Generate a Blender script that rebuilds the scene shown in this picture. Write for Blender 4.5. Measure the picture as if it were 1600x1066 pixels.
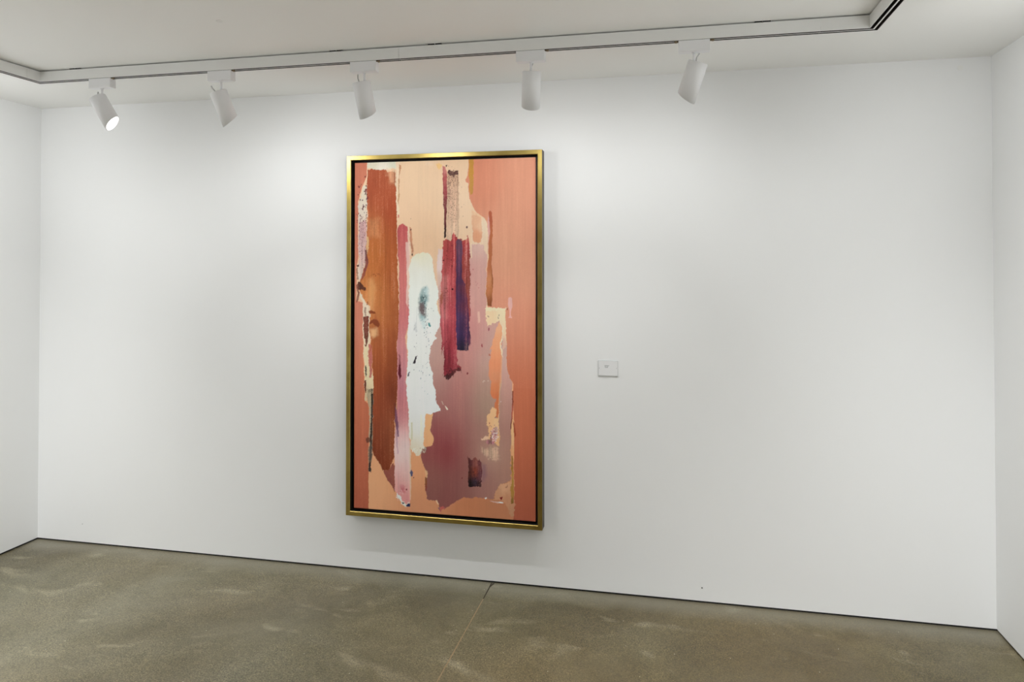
import bpy, bmesh, math, random
import numpy as np
from mathutils import Vector, Matrix, Quaternion

for o in list(bpy.data.objects):
    bpy.data.objects.remove(o, do_unlink=True)
SC = bpy.context.scene
COL = SC.collection

# ------------------------------------------------------------------ camera
W, H, D = 5.354, 2.70, 7.4          # room width, height, depth
cam_d = bpy.data.cameras.new('camera')
cam = bpy.data.objects.new('camera', cam_d); COL.objects.link(cam)
yaw, pitch, roll = -0.21392955, 0.0139103, -0.0001027
fw = Vector((math.sin(yaw)*math.cos(pitch), math.cos(yaw)*math.cos(pitch), math.sin(pitch)))
rt = Vector((math.cos(yaw), -math.sin(yaw), 0)); up = rt.cross(fw)
rt2 = rt*math.cos(roll)+up*math.sin(roll); up2 = rt2.cross(fw)
cam.matrix_world = Matrix(((rt2.x, up2.x, -fw.x, 3.8593), (rt2.y, up2.y, -fw.y, -3.7907),
                           (rt2.z, up2.z, -fw.z, 1.7088), (0, 0, 0, 1)))
cam_d.sensor_fit = 'HORIZONTAL'; cam_d.sensor_width = 36.0
cam_d.lens = 1124.39*36/1600
cam_d.shift_y = -(533-400.09)/1600
cam_d.clip_start = 0.05
SC.camera = cam

# ------------------------------------------------------------------ world, lights, exposure
wd = bpy.data.worlds.new('world'); SC.world = wd; wd.use_nodes = True
wd.node_tree.nodes['Background'].inputs[0].default_value = (0.9, 0.92, 1, 1)
wd.node_tree.nodes['Background'].inputs[1].default_value = 0.0
SC.view_settings.view_transform = 'Standard'; SC.view_settings.look = 'None'
SC.view_settings.exposure = -0.05; SC.view_settings.gamma = 1.0
SC.view_settings.use_curve_mapping = False

def area(name, loc, target, sx, sy, watts, col):
    l = bpy.data.lights.new(name, 'AREA'); l.shape = 'RECTANGLE'; l.size = sx; l.size_y = sy
    l.energy = watts; l.color = col
    o = bpy.data.objects.new(name, l); COL.objects.link(o); o.location = loc
    o.rotation_euler = (Vector(target)-Vector(loc)).to_track_quat('-Z', 'Y').to_euler()
    return o
def beam(name, loc, d, watts, cone, blend, soft=.03, col=(1.0, .99, .97)):
    l = bpy.data.lights.new(name, 'SPOT'); l.energy = watts; l.color = col
    l.spot_size = math.radians(cone); l.spot_blend = blend; l.shadow_soft_size = soft
    o = bpy.data.objects.new(name, l); COL.objects.link(o); o.location = loc
    o.rotation_euler = Vector(d).to_track_quat('-Z', 'Y').to_euler(); return o
# lamps on the side branches of the track, washing the side walls (their fixtures hang outside the view)
beam('left_branch_lamp', (0.69, -1.3, 2.4), (-0.6, 0.5, -0.6), 33, 172, 1.0, .03, (.978, .992, 1.0))
beam('left_branch_lamp', (0.69, -1.7, 2.42), (-0.32, 0.15, -0.9), 6, 130, 1.0, .03, (.978, .992, 1.0))
beam('left_branch_lamp', (0.69, -2.2, 2.42), (-0.32, 0.15, -0.9), 125, 130, 1.0, .03, (.978, .992, 1.0))
beam('left_branch_lamp', (0.69, -2.7, 2.42), (-0.32, 0.15, -0.9), 105, 130, 1.0, .03, (.978, .992, 1.0))
beam('left_branch_lamp', (0.69, -3.6, 2.42), (-0.32, 0.15, -0.9), 60, 130, 1.0, .03, (.978, .992, 1.0))
beam('right_branch_lamp', (4.69, -1.6, 2.42), (0.32, 0.15, -0.9), 41, 130, 1.0, .03, (.978, .992, 1.0))
beam('right_branch_lamp', (4.69, -1.3, 2.4), (0.6, 0.5, -0.6), 22, 172, 1.0, .03, (.978, .992, 1.0))
beam('right_branch_lamp', (4.69, -2.4, 2.42), (0.32, 0.15, -0.9), 115, 130, 1.0, .03, (.978, .992, 1.0))
beam('right_branch_lamp', (4.69, -3.2, 2.42), (0.32, 0.15, -0.9), 130, 130, 1.0, .03, (.978, .992, 1.0))
beam('right_branch_lamp', (4.69, -3.9, 2.42), (0.32, 0.15, -0.9), 125, 130, 1.0, .03, (.978, .992, 1.0))


SPOTS = [  # rail x of the head, head direction, aim point of the beam, watts, cone
    # head x, head direction, watts, lever turn, offset of the head's cap from the stem
    (1.100, (.48, .13, -.87), 2.6, .3, (-.031, .004, -.002)),
    (1.767, (.26, .28, -.92), 9.6, 1.2, (-.020, .003, -.006)),
    (2.502, (.10, .26, -.96), 5.2, .2, (-.016, .002, 0)),
    (3.278, (-.07, .22, -.97), 8.5, -1.2, (.003, .002, .002)),
    (3.966, (-.32, .22, -.92), 6.2, -1.6, (.017, .002, 0)),
]

# ------------------------------------------------------------------ material helpers
def mat(name):
    m = bpy.data.materials.new(name); m.use_nodes = True
    nt = m.node_tree; return m, nt, nt.nodes, nt.links, nt.nodes['Principled BSDF']
def simple(name, col, rough=.5, metal=0.0, bump=0.0, bscale=200.0, var=0.0, vscale=3.0):
    m, nt, N, L, b = mat(name)
    b.inputs['Base Color'].default_value = (*col, 1); b.inputs['Roughness'].default_value = rough
    b.inputs['Metallic'].default_value = metal
    tc = N.new('ShaderNodeTexCoord')
    if var:
        n = N.new('ShaderNodeTexNoise'); n.inputs['Scale'].default_value = vscale; n.inputs['Detail'].default_value = 4
        L.new(tc.outputs['Object'], n.inputs['Vector'])
        mx = N.new('ShaderNodeMix'); mx.data_type = 'RGBA'
        mx.inputs[6].default_value = (*[c*(1-var) for c in col], 1)
        mx.inputs[7].default_value = (*[min(1, c*(1+var)) for c in col], 1)
        L.new(n.outputs['Fac'], mx.inputs[0]); L.new(mx.outputs[2], b.inputs['Base Color'])
    if bump:
        n = N.new('ShaderNodeTexNoise'); n.inputs['Scale'].default_value = bscale; n.inputs['Detail'].default_value = 3
        L.new(tc.outputs['Object'], n.inputs['Vector'])
        bp = N.new('ShaderNodeBump'); bp.inputs['Strength'].default_value = bump; bp.inputs['Distance'].default_value = .001
        L.new(n.outputs['Fac'], bp.inputs['Height']); L.new(bp.outputs['Normal'], b.inputs['Normal'])
    return m
def emis(name, col, s):
    m, nt, N, L, b = mat(name)
    b.inputs['Base Color'].default_value = (*col, 1)
    b.inputs['Emission Color'].default_value = (*col, 1); b.inputs['Emission Strength'].default_value = s
    return m

M_wall = simple('wall_paint', (.86, .865, .862), .62, bump=.12, bscale=260, var=.006, vscale=1.2)
M_ceil = simple('ceiling_paint', (.925, .925, .905), .75, bump=.08, bscale=220, var=.008, vscale=1.5)
M_white = simple('white_enamel', (.88, .88, .89), .38, var=.01)
M_rail = simple('white_aluminium', (.87, .87, .85), .34, var=.01)
M_dark = simple('dark_groove', (.035, .032, .028), .45, var=.2, vscale=30)
M_copper = simple('copper_strip', (.22, .17, .12), .4, .6, var=.1, vscale=60)
M_black = simple('black_reveal', (.006, .006, .009), .5, var=.2, vscale=20)
M_brass = simple('brass_tab', (.25, .19, .12), .4, .5, var=.1, vscale=60)
M_grey = simple('grey_lever', (.62, .62, .61), .35, var=.02)
M_under = simple('frame_tray_black', (.010, .008, .006), .6, var=.2, vscale=15)
M_side = simple('frame_side_brown', (.060, .046, .038), .45, bump=.1, bscale=120, var=.12, vscale=12)
M_lens = emis('lamp_lens', (1, .99, .97), 9.0)

# gold leaf: metallic with a fine brushed grain
def gold_mat():
    m, nt, N, L, b = mat('gold_leaf')
    b.inputs['Metallic'].default_value = 1.0
    tc = N.new('ShaderNodeTexCoord'); n = N.new('ShaderNodeTexNoise')
    n.inputs['Scale'].default_value = 9; n.inputs['Detail'].default_value = 6
    L.new(tc.outputs['Object'], n.inputs['Vector'])
    r = N.new('ShaderNodeValToRGB'); r.color_ramp.elements[0].color = (.40, .29, .085, 1); r.color_ramp.elements[1].color = (.50, .38, .12, 1)
    r.color_ramp.elements[0].position = .35; r.color_ramp.elements[1].position = .65
    L.new(n.outputs['Fac'], r.inputs[0]); L.new(r.outputs[0], b.inputs['Base Color'])
    b.inputs['Roughness'].default_value = .36
    n2 = N.new('ShaderNodeTexNoise'); n2.inputs['Scale'].default_value = 400
    L.new(tc.outputs['Object'], n2.inputs['Vector'])
    bp = N.new('ShaderNodeBump'); bp.inputs['Strength'].default_value = .12; bp.inputs['Distance'].default_value = .0006
    L.new(n2.outputs['Fac'], bp.inputs['Height']); L.new(bp.outputs['Normal'], b.inputs['Normal'])
    return m
M_gold = gold_mat()

# polished concrete: cloudy tone, fine aggregate, worn and shinier patches
def floor_mat():
    m, nt, N, L, b = mat('polished_concrete')
    tc = N.new('ShaderNodeTexCoord')
    def noise(scale, detail, rough=.5, vec=None):
        n = N.new('ShaderNodeTexNoise'); n.inputs['Scale'].default_value = scale; n.inputs['Detail'].default_value = detail
        n.inputs['Roughness'].default_value = rough; L.new(vec or tc.outputs['Object'], n.inputs['Vector']); return n
    def ramp(src, stops):
        r = N.new('ShaderNodeValToRGB'); e = r.color_ramp.elements
        e[0].position, e[0].color = stops[0][0], (*stops[0][1], 1); e[1].position, e[1].color = stops[-1][0], (*stops[-1][1], 1)
        for p, c in stops[1:-1]:
            k = e.new(p); k.color = (*c, 1)
        L.new(src, r.inputs[0]); return r.outputs[0]
    def mix(a, b_, f, mode='MIX'):
        x = N.new('ShaderNodeMix'); x.data_type = 'RGBA'; x.blend_type = mode
        for s, v in ((6, a), (7, b_)):
            if isinstance(v, tuple): x.inputs[s].default_value = (*v, 1)
            else: L.new(v, x.inputs[s])
        if isinstance(f, float): x.inputs[0].default_value = f
        else: L.new(f, x.inputs[0])
        return x.outputs[2]
    warp = noise(1.1, 3)
    wv = N.new('ShaderNodeVectorMath'); wv.operation = 'MULTIPLY_ADD'
    L.new(warp.outputs['Color'], wv.inputs[0]); wv.inputs[1].default_value = (.7, .7, .7); L.new(tc.outputs['Object'], wv.inputs[2])
    big = noise(1.0, 6, .55, wv.outputs[0])
    base = ramp(big.outputs['Fac'], [(.28, (.096, .077, .041)), (.45, (.130, .107, .060)), (.55, (.165, .141, .083)), (.72, (.205, .178, .112))])
    tint = noise(.55, 2); hue = ramp(tint.outputs['Fac'], [(.38, (1.05, .99, .90)), (.62, (.95, 1.0, 1.02))])
    base = mix(base, hue, 1.0, 'MULTIPLY')
    # the slab is greyer towards the left and browner towards the right, with a drifting edge
    sp0 = N.new('ShaderNodeSeparateXYZ'); L.new(tc.outputs['Object'], sp0.inputs[0])
    dr = N.new('ShaderNodeMath'); dr.operation = 'MULTIPLY_ADD'; L.new(warp.outputs['Fac'], dr.inputs[0]); dr.inputs[1].default_value = 2.4; L.new(sp0.outputs['X'], dr.inputs[2])
    gx = N.new('ShaderNodeMapRange'); gx.inputs['From Min'].default_value = 1.8; gx.inputs['From Max'].default_value = 4.6; L.new(dr.outputs[0], gx.inputs['Value'])
    base = mix(base, ramp(gx.outputs[0], [(0, (1.13, 1.16, 1.30)), (1, (1.0, .97, .90))]), 1.0, 'MULTIPLY')
    med = noise(7, 5, .6, wv.outputs[0]); base = mix(base, ramp(med.outputs['Fac'], [(.35, (.90, .90, .88)), (.65, (1.08, 1.08, 1.08))]), 1.0, 'MULTIPLY')
    # pale wisps: streaks of reflected light put into the colour
    st = N.new('ShaderNodeMapping'); st.inputs['Scale'].default_value = (1.6, 4.5, 1); st.inputs['Rotation'].default_value = (0, 0, .5)
    L.new(wv.outputs[0], st.inputs['Vector'])
    wsp = noise(1.6, 4, .5, st.outputs[0]); wf = ramp(wsp.outputs['Fac'], [(.60, (0, 0, 0)), (.74, (.5, .5, .5))])
    base = mix(base, (.37, .335, .23), wf)
    st2 = N.new('ShaderNodeMapping'); st2.inputs['Scale'].default_value = (1.0, 2.6, 1); st2.inputs['Rotation'].default_value = (0, 0, -.2)
    L.new(wv.outputs[0], st2.inputs['Vector'])
    ws2 = noise(3.4, 2, .4, st2.outputs[0]); wf2 = ramp(ws2.outputs['Fac'], [(.66, (0, 0, 0)), (.76, (.55, .55, .55))])
    base = mix(base, (.37, .335, .23), wf2)
    # aggregate: dark and light grains, denser in patches
    dens = noise(1.7, 3); df = ramp(dens.outputs['Fac'], [(.35, (.5, .5, .5)), (.6, (1, 1, 1))])
    g = noise(170, 2, .7); gd = ramp(g.outputs['Fac'], [(.34, (.45, .45, .45)), (.46, (.94, .94, .94)), (.54, (1.0, 1.0, 1.0)), (.65, (1.5, 1.47, 1.38))])
    base = mix(base, mix(base, gd, 1.0, 'MULTIPLY'), df)
    for sc_, lo, hi in ((130, .80, 1.19), (280, .74, 1.26)):      # sand grains, each its own tone
        vg = N.new('ShaderNodeTexVoronoi'); vg.inputs['Scale'].default_value = sc_; L.new(tc.outputs['Object'], vg.inputs['Vector'])
        sg = N.new('ShaderNodeSeparateColor'); L.new(vg.outputs['Color'], sg.inputs[0])
        base = mix(base, mix(base, ramp(sg.outputs[0], [(0, (lo, lo, lo)), (.5, (1, 1, 1)), (1, (hi, hi*.99, hi*.95))]), 1.0, 'MULTIPLY'), df)
    v = N.new('ShaderNodeTexVoronoi'); v.inputs['Scale'].default_value = 42; L.new(tc.outputs['Object'], v.inputs['Vector'])
    sel = N.new('ShaderNodeSeparateColor'); L.new(v.outputs['Color'], sel.inputs[0])
    lt = N.new('ShaderNodeMath'); lt.operation = 'LESS_THAN'; lt.inputs[1].default_value = .09; L.new(v.outputs['Distance'], lt.inputs[0])
    gt = N.new('ShaderNodeMath'); gt.operation = 'GREATER_THAN'; gt.inputs[1].default_value = .965; L.new(sel.outputs[0], gt.inputs[0])
    mu = N.new('ShaderNodeMath'); mu.operation = 'MULTIPLY'; L.new(lt.outputs[0], mu.inputs[0]); L.new(gt.outputs[0], mu.inputs[1])
    base = mix(base, (.66, .62, .50), mu.outputs[0])
    gt2 = N.new('ShaderNodeMath'); gt2.operation = 'LESS_THAN'; gt2.inputs[1].default_value = .03; L.new(sel.outputs[1], gt2.inputs[0])
    mu2 = N.new('ShaderNodeMath'); mu2.operation = 'MULTIPLY'; L.new(lt.outputs[0], mu2.inputs[0]); L.new(gt2.outputs[0], mu2.inputs[1])
    base = mix(base, (.04, .035, .03), mu2.outputs[0])
    # paler, greyer margin along the back wall
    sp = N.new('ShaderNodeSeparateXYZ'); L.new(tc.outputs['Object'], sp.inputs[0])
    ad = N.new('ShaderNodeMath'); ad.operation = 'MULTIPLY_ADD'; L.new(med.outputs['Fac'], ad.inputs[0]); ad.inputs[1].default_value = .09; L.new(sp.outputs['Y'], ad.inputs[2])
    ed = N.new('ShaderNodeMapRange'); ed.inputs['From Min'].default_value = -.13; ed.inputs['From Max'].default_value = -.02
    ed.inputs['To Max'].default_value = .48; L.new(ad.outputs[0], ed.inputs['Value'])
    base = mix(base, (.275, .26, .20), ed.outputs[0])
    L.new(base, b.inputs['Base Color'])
    rr = noise(2.3, 5, .6, wv.outputs[0]); mr = N.new('ShaderNodeMapRange')
    mr.inputs['From Min'].default_value = .3; mr.inputs['From Max'].default_value = .7
    mr.inputs['To Min'].default_value = .34; mr.inputs['To Max'].default_value = .60
    L.new(rr.outputs['Fac'], mr.inputs['Value']); L.new(mr.outputs[0], b.inputs['Roughness'])
    b.inputs['Specular IOR Level'].default_value = .45
    bp = N.new('ShaderNodeBump'); bp.inputs['Strength'].default_value = .18; bp.inputs['Distance'].default_value = .002
    L.new(g.outputs['Fac'], bp.inputs['Height']); L.new(bp.outputs['Normal'], b.inputs['Normal'])
    return m
M_floor = floor_mat()
M_seal = simple('joint_sealant', (.33, .235, .13), .6, var=.25, vscale=14)

def canvas_mat():
    m, nt, N, L, b = mat('painted_canvas')
    a = N.new('ShaderNodeAttribute'); a.attribute_name = 'pigment'
    L.new(a.outputs['Color'], b.inputs['Base Color'])
    b.inputs['Roughness'].default_value = .72; b.inputs['Specular IOR Level'].default_value = .2
    tc = N.new('ShaderNodeTexCoord')
    hs = []
    for d in ('X', 'Z'):
        w = N.new('ShaderNodeTexWave'); w.bands_direction = d; w.inputs['Scale'].default_value = 110; w.inputs['Distortion'].default_value = .6
        L.new(tc.outputs['Object'], w.inputs['Vector']); hs.append(w.outputs['Fac'])
    s = N.new('ShaderNodeMath'); s.operation = 'ADD'; L.new(hs[0], s.inputs[0]); L.new(hs[1], s.inputs[1])
    bp = N.new('ShaderNodeBump'); bp.inputs['Strength'].default_value = .15; bp.inputs['Distance'].default_value = .0006
    L.new(s.outputs[0], bp.inputs['Height']); L.new(bp.outputs['Normal'], b.inputs['Normal'])
    return m
M_canvas = canvas_mat()

# ------------------------------------------------------------------ object helpers
def link(name, bm, m, parent=None, smooth=False):
    me = bpy.data.meshes.new(name)
    bmesh.ops.recalc_face_normals(bm, faces=bm.faces[:])
    bm.to_mesh(me); bm.free()
    for mm in (m if isinstance(m, (list, tuple)) else [m]): me.materials.append(mm)
    if smooth:
        for p in me.polygons: p.use_smooth = True
    o = bpy.data.objects.new(name, me); COL.objects.link(o)
    if parent: o.parent = parent
    return o
def box(bm, a, b, mi=0):
    v = [bm.verts.new((x, y, z)) for x in (a[0], b[0]) for y in (a[1], b[1]) for z in (a[2], b[2])]
    for f in ((0,1,3,2), (4,6,7,5), (0,4,5,1), (2,3,7,6), (0,2,6,4), (1,5,7,3)):
        fc = bm.faces.new([v[i] for i in f]); fc.material_index = mi
def one_box(name, a, b, m, parent=None, bevel=0.0):
    bm = bmesh.new(); box(bm, a, b)
    if bevel:
        bmesh.ops.bevel(bm, geom=bm.edges[:], offset=bevel, segments=2, profile=.6, affect='EDGES')
    return link(name, bm, m, parent)
def empty(name, loc, label, cat, group=None):
    o = bpy.data.objects.new(name, None); COL.objects.link(o); o.location = loc
    o.empty_display_size = .1
    o['label'] = label; o['category'] = cat
    if group: o['group'] = group
    return o
def struct(o, label=None):
    o['kind'] = 'structure'
    if label: o['label'] = label
    return o
def tube(bm, pts, r, n=10):
    pts = [Vector(p) for p in pts]; rings = []
    for i, p in enumerate(pts):
        t = (pts[min(i+1, len(pts)-1)]-pts[max(i-1, 0)]).normalized()
        a = t.orthogonal().normalized() if i == 0 else (prev - t*prev.dot(t)).normalized()
        prev = a; b = t.cross(a)
        rings.append([bm.verts.new(p+(a*math.cos(k*2*math.pi/n)+b*math.sin(k*2*math.pi/n))*r) for k in range(n)])
    for i in range(len(rings)-1):
        for k in range(n): bm.faces.new((rings[i][k], rings[i][(k+1) % n], rings[i+1][(k+1) % n], rings[i+1][k]))
    bm.faces.new(rings[0][::-1]); bm.faces.new(rings[-1])

# ------------------------------------------------------------------ the room
G = .011                                   # height of the dark reveal under the walls
T = .12
struct(one_box('wall_back', (-T, 0, G), (W+T, T, H), M_wall), 'long white gallery wall the painting hangs on')
struct(one_box('wall_left', (-T, -D, G), (0, 0, H), M_wall), 'short white side wall at the left edge')
struct(one_box('wall_right', (W, -D, G), (W+T, 0, H), M_wall), 'white side wall at the right edge')
struct(one_box('wall_front', (-T, -D-T, G), (W+T, -D, H), M_wall), 'white wall behind the viewer')
struct(one_box('ceiling', (-T, -D-T, H), (W+T, T, H+.1), M_ceil), 'flat off-white ceiling')
R_ = .009                                  # reveal set back behind the wall face
struct(one_box('baseboard_back', (-R_, R_, 0), (W+R_, T, G), M_black), 'thin black recessed reveal under the long wall')
struct(one_box('baseboard_left', (-T, -D, 0), (-R_, R_, G), M_black), 'thin black recessed reveal under the left wall')
struct(one_box('baseboard_right', (W+R_, -D, 0), (W+T, R_, G), M_black), 'thin black recessed reveal under the right wall')
struct(one_box('baseboard_front', (-R_, -D-T, 0), (W+R_, -D-R_, G), M_black), 'thin black recessed reveal under the front wall')
# concrete floor with one saw-cut joint running away from the wall
JX, JW = 2.926, .0022
bm = bmesh.new()
box(bm, (-T, -D-T, -.12), (JX-JW, T, 0)); box(bm, (JX+JW, -D-T, -.12), (W+T, T, 0)); box(bm, (JX-JW, -D-T, -.12), (JX+JW, T, -.012))
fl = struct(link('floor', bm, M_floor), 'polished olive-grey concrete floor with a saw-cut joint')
bm = bmesh.new()
rnd = random.Random(4)
ys = [-.19-i*.09 for i in range(40)]
L_ = [bm.verts.new((JX-JW-rnd.uniform(0, .0012), y, .0004)) for y in ys]; R2 = [bm.verts.new((JX+JW+rnd.uniform(0, .0012), y, .0004)) for y in ys]
for i in range(len(ys)-1): bm.faces.new((L_[i], L_[i+1], R2[i+1], R2[i]))
s = link('joint_filler', bm, M_seal, fl); s['label'] = 'ochre sealant line in the floor joint'
bm = bmesh.new()   # frayed dark crumbs where the joint meets the wall
for (x0, y0, x1, y1, w) in ((JX+.010, -.004, JX+.001, -.05, .004), (JX-.002, -.004, JX, -.19, .0035), (JX+.014, -.006, JX+.004, -.035, .002)):
    a = Vector((x0, y0, .0006)); b = Vector((x1, y1, .0006))
    bm.faces.new([bm.verts.new(a+Vector((-w, 0, 0))), bm.verts.new(b+Vector((-w*.6, 0, 0))), bm.verts.new(b+Vector((w*.6, 0, 0))), bm.verts.new(a+Vector((w, 0, 0)))])
s = link('chipped_edge', bm, simple('chipped_joint', (.035, .025, .014), .8, var=.3, vscale=80), fl); s['label'] = 'dark chipped end of the floor joint at the wall'

# ------------------------------------------------------------------ lighting rail, a closed rectangle under the ceiling
XL, XR, YB, YF = .708, 4.674, -.706, -5.0   # outer faces
RT, RB, RW = 2.694, 2.643, .040             # top, bottom, width
rail = empty('lighting_track', ((XL+XR)/2, (YB+YF)/2, H), 'long white rectangular lighting track under the ceiling with dark grooves below', 'lighting track')
ro = rail.location
def prof_body():   # (inset from outer face, z), closed outline with two slots in the underside
    w = RW
    return [(0, RT), (0, RB), (.0022, RB), (.0022, RB+.020), (.0172, RB+.020), (.0172, RB), (.0228, RB), (.0228, RB+.020),
            (.0378, RB+.020), (.0378, RB), (w, RB), (w, RT)]
def prof_slot(k):  # thin U liner inside slot k
    a, b = ((.0024, .0170), (.0230, .0376))[k]; t = .0007; z0, z1 = RB+.0006, RB+.0195
    return [(a, z0), (a, z1), (b, z1), (b, z0), (b-t, z0), (b-t, z1-t), (a+t, z1-t), (a+t, z0)]
def prof_strip(k):
    a = (.0090, .0296)[k]; return [(a, RB+.0105), (a, RB+.0175), (a+.0016, RB+.0175), (a+.0016, RB+.0105)]
def sweep(bm, prof, side, s0, s1):
    # side: 'B','L','R','F'; s0/s1 a coordinate along the side or None for the mitred corner
    def P(o, z, s, end):
        if side == 'B': return ((XL+o if end == 0 else XR-o) if s is None else s, YB-o, z)
        if side == 'F': return ((XL+o if end == 0 else XR-o) if s is None else s, YF+o, z)
        y = (YB-o if end == 0 else YF+o) if s is None else s
        return (XL+o if side == 'L' else XR-o, y, z)
    a = [bm.verts.new(Vector(P(o, z, s0, 0))-ro) for o, z in prof]; b = [bm.verts.new(Vector(P(o, z, s1, 1))-ro) for o, z in prof]
    n = len(prof)
    for i in range(n): bm.faces.new((a[i], a[(i+1) % n], b[(i+1) % n], b[i]))
    bm.faces.new(a[::-1]); bm.faces.new(b)
g = .0006
CX = .115
def piece(name, segs, label=None):
    bm = bmesh.new()
    for side, a, b in segs: sweep(bm, prof_body(), side, a, b)
    o = link(name, bm, M_rail, rail)
    if label: o['label'] = label
    bm = bmesh.new()
    for side, a, b in segs:
        for k in (0, 1): sweep(bm, prof_slot(k), side, a, b)
    link('groove_liner', bm, M_dark, o)
    bm = bmesh.new()
    for side, a, b in segs:
        for k in (0, 1): sweep(bm, prof_strip(k), side, a, b)
    link('conductor_strip', bm, M_copper, o)
J1, J2 = 2.676, 4.456
piece('corner_connector', [('B', None, XL+CX), ('L', None, YB-CX)])
piece('corner_connector', [('B', XR-CX*1.9, None), ('R', None, YB-CX*1.9)])
piece('corner_connector', [('F', None, XL+CX), ('L', YF+CX, None)])
piece('corner_connector', [('F', XR-CX, None), ('R', YF+CX, None)])
piece('track_section', [('B', XL+CX+g, J1-g)]); piece('track_section', [('B', J1+g, XR-CX*1.9-g)])
piece('track_section', [('L', YB-CX-g, -2.9+g)]); piece('track_section', [('L', -2.9-g, YF+CX+g)])
piece('track_section', [('R', YB-CX*1.9-g, -2.9+g)]); piece('track_section', [('R', -2.9-g, YF+CX+g)])
piece('track_section', [('F', XL+CX+g, 2.6-g)]); piece('track_section', [('F', 2.6+g, XR-CX-g)])
for x in (.96, 2.375, 2.85, 4.24):
    bm = bmesh.new()
    for dx in (-.022, .012):
        box(bm, Vector((x+dx-.014, YB-RW+.0005, RT))-ro, Vector((x+dx+.014, YB-.004, H))-ro)
    link('mounting_clip', bm, M_black, rail)
for y in (-1.6, -2.6, -3.8):
    for xx in (XL, XR-RW):
        bm = bmesh.new(); box(bm, Vector((xx+.004, y-.03, RT))-ro, Vector((xx+RW-.004, y+.03, H))-ro)
        link('mounting_clip', bm, M_black, rail)
for x in (1.4, 2.7, 4.0):
    bm = bmesh.new(); box(bm, Vector((x-.03, YF+.004, RT))-ro, Vector((x+.03, YF+RW-.004, H))-ro)
    link('mounting_clip', bm, M_black, rail)

# ------------------------------------------------------------------ track spotlights
R0, LEN = .0408, .150
def head_mesh():
    n = 48; K = .42; bm = bmesh.new()
    # local -Z is the beam; +X the lower side, where the hood is cut shorter
    def ring(r, z, slant=0.0, bevel=0):
        return [bm.verts.new((r*math.cos(2*math.pi*i/n), r*math.sin(2*math.pi*i/n), z+slant*r*math.cos(2*math.pi*i/n))) for i in range(n)]
    rs = [ring(R0-.002, 0), ring(R0, -.002), ring(R0, -LEN, K), ring(R0-.0022, -LEN-.0004, K), ring(R0-.0026, -LEN+.022, K*.4)]
    for a, b in zip(rs, rs[1:]):
        for i in range(n): bm.faces.new((a[i], a[(i+1) % n], b[(i+1) % n], b[i]))
    c = bm.verts.new((0, 0, 0))
    for i in range(n): bm.faces.new((c, rs[0][(i+1) % n], rs[0][i]))
    return bm
LENSZ = -LEN+.024
def lens_mesh():
    bm = bmesh.new(); n = 32
    def pt(r, i): return (r*math.cos(2*math.pi*i/n), r*math.sin(2*math.pi*i/n), LENSZ+.42*.4*r*math.cos(2*math.pi*i/n)-.003*(1-(r/R0)**2))
    prev = None
    for r in (.0378, .025, .012):
        ring = [bm.verts.new(pt(r, i)) for i in range(n)]
        if prev:
            for i in range(n): bm.faces.new((prev[i], prev[(i+1) % n], ring[(i+1) % n], ring[i]))
        prev = ring
    bm.faces.new(prev)
    return bm
def make_spot():
    t = empty('track_spotlight', (0, 0, 0), 'x', 'spotlight', 'five white cylinder spotlights on the track')
    a = one_box('track_adapter', (-.063, -.019, -.047), (.063, .019, 0), M_white, t, .0018)
    bm = bmesh.new(); tube(bm, [(.075, -.012, -.001), (.075, -.012, -.008)], .005, 10); tube(bm, [(.062, -.012, -.003), (.080, -.012, -.003)], .0025, 8)
    link('locking_tab', bm, M_brass, a)
    bm = bmesh.new(); tube(bm, [(0, 0, -.0465), (0, 0, -.088)], .0052, 14)
    tube(bm, [(0, 0, -.0465), (0, 0, -.051)], .009, 16)
    link('stem', bm, M_white, t, True)
    h = link('lamp_head', head_mesh(), M_white, t)
    for p in h.data.polygons: p.use_smooth = abs(p.normal.z) < .5
    link('lens', lens_mesh(), M_lens, h, True)
    bm = bmesh.new()
    tube(bm, [(.000, .012, -.001), (.000, .013, .008), (.003, .017, .017), (.010, .020, .024), (.016, .021, .034)], .0030, 10)
    link('tilt_lever', bm, M_grey, h, True)
    return t
def dup(o, parent=None):
    c = o.copy(); COL.objects.link(c); c.parent = parent
    for ch in list(o.children):
        dup(ch, c)
    return c
LBL = ['lit white spotlight at the left end of the track, its bare lens glaring',
       'white spotlight second from the left, tilted right, bright rim under its hood',
       'middle white spotlight, leaning slightly right above the painting\'s left edge',
       'white spotlight hanging nearly upright above the painting\'s right edge',
       'white spotlight at the right of the track, tilted left towards the painting']
spots = [make_spot()]
for _ in range(4): spots.append(dup(spots[0]))
SY = YB-RW/2
for t, lb, (x, d, sw, lever, off) in zip(spots, LBL, SPOTS):
    t.location = (x, SY, RB-.001); t['label'] = lb
    hd = [c for c in t.children if c.name.startswith('lamp_head')][0]
    d = Vector(d).normalized(); zax = -d
    xax = Vector((d.x, d.y, 0)); xax = (xax-zax*xax.dot(zax)).normalized(); yax = zax.cross(xax)
    m3 = Matrix((xax, yax, zax)).transposed()
    pivot = Vector((0, 0, -.088))+Vector(off)
    # the rim of the back cap hangs on the stem
    hd.matrix_local = Matrix.Translation(pivot) @ m3.to_4x4()
    lv = [c for c in hd.children if c.name.startswith('tilt_lever')][0]
    lv.rotation_euler = (0, 0, lever)
    # the lamp itself: soft wide throw towards the wall from the mouth of the hood
    mouth = Vector(t.location)+pivot+d*(LEN+.014)
    beam('spot_lamp', mouth, d+Vector((0, .55, .0)), sw, 172, 1.0, .014, (.975, .99, 1.0))
    beam('spot_lamp_core', mouth, d, 14, 72, 1.0, .012, (.975, .985, 1.0))
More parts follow.
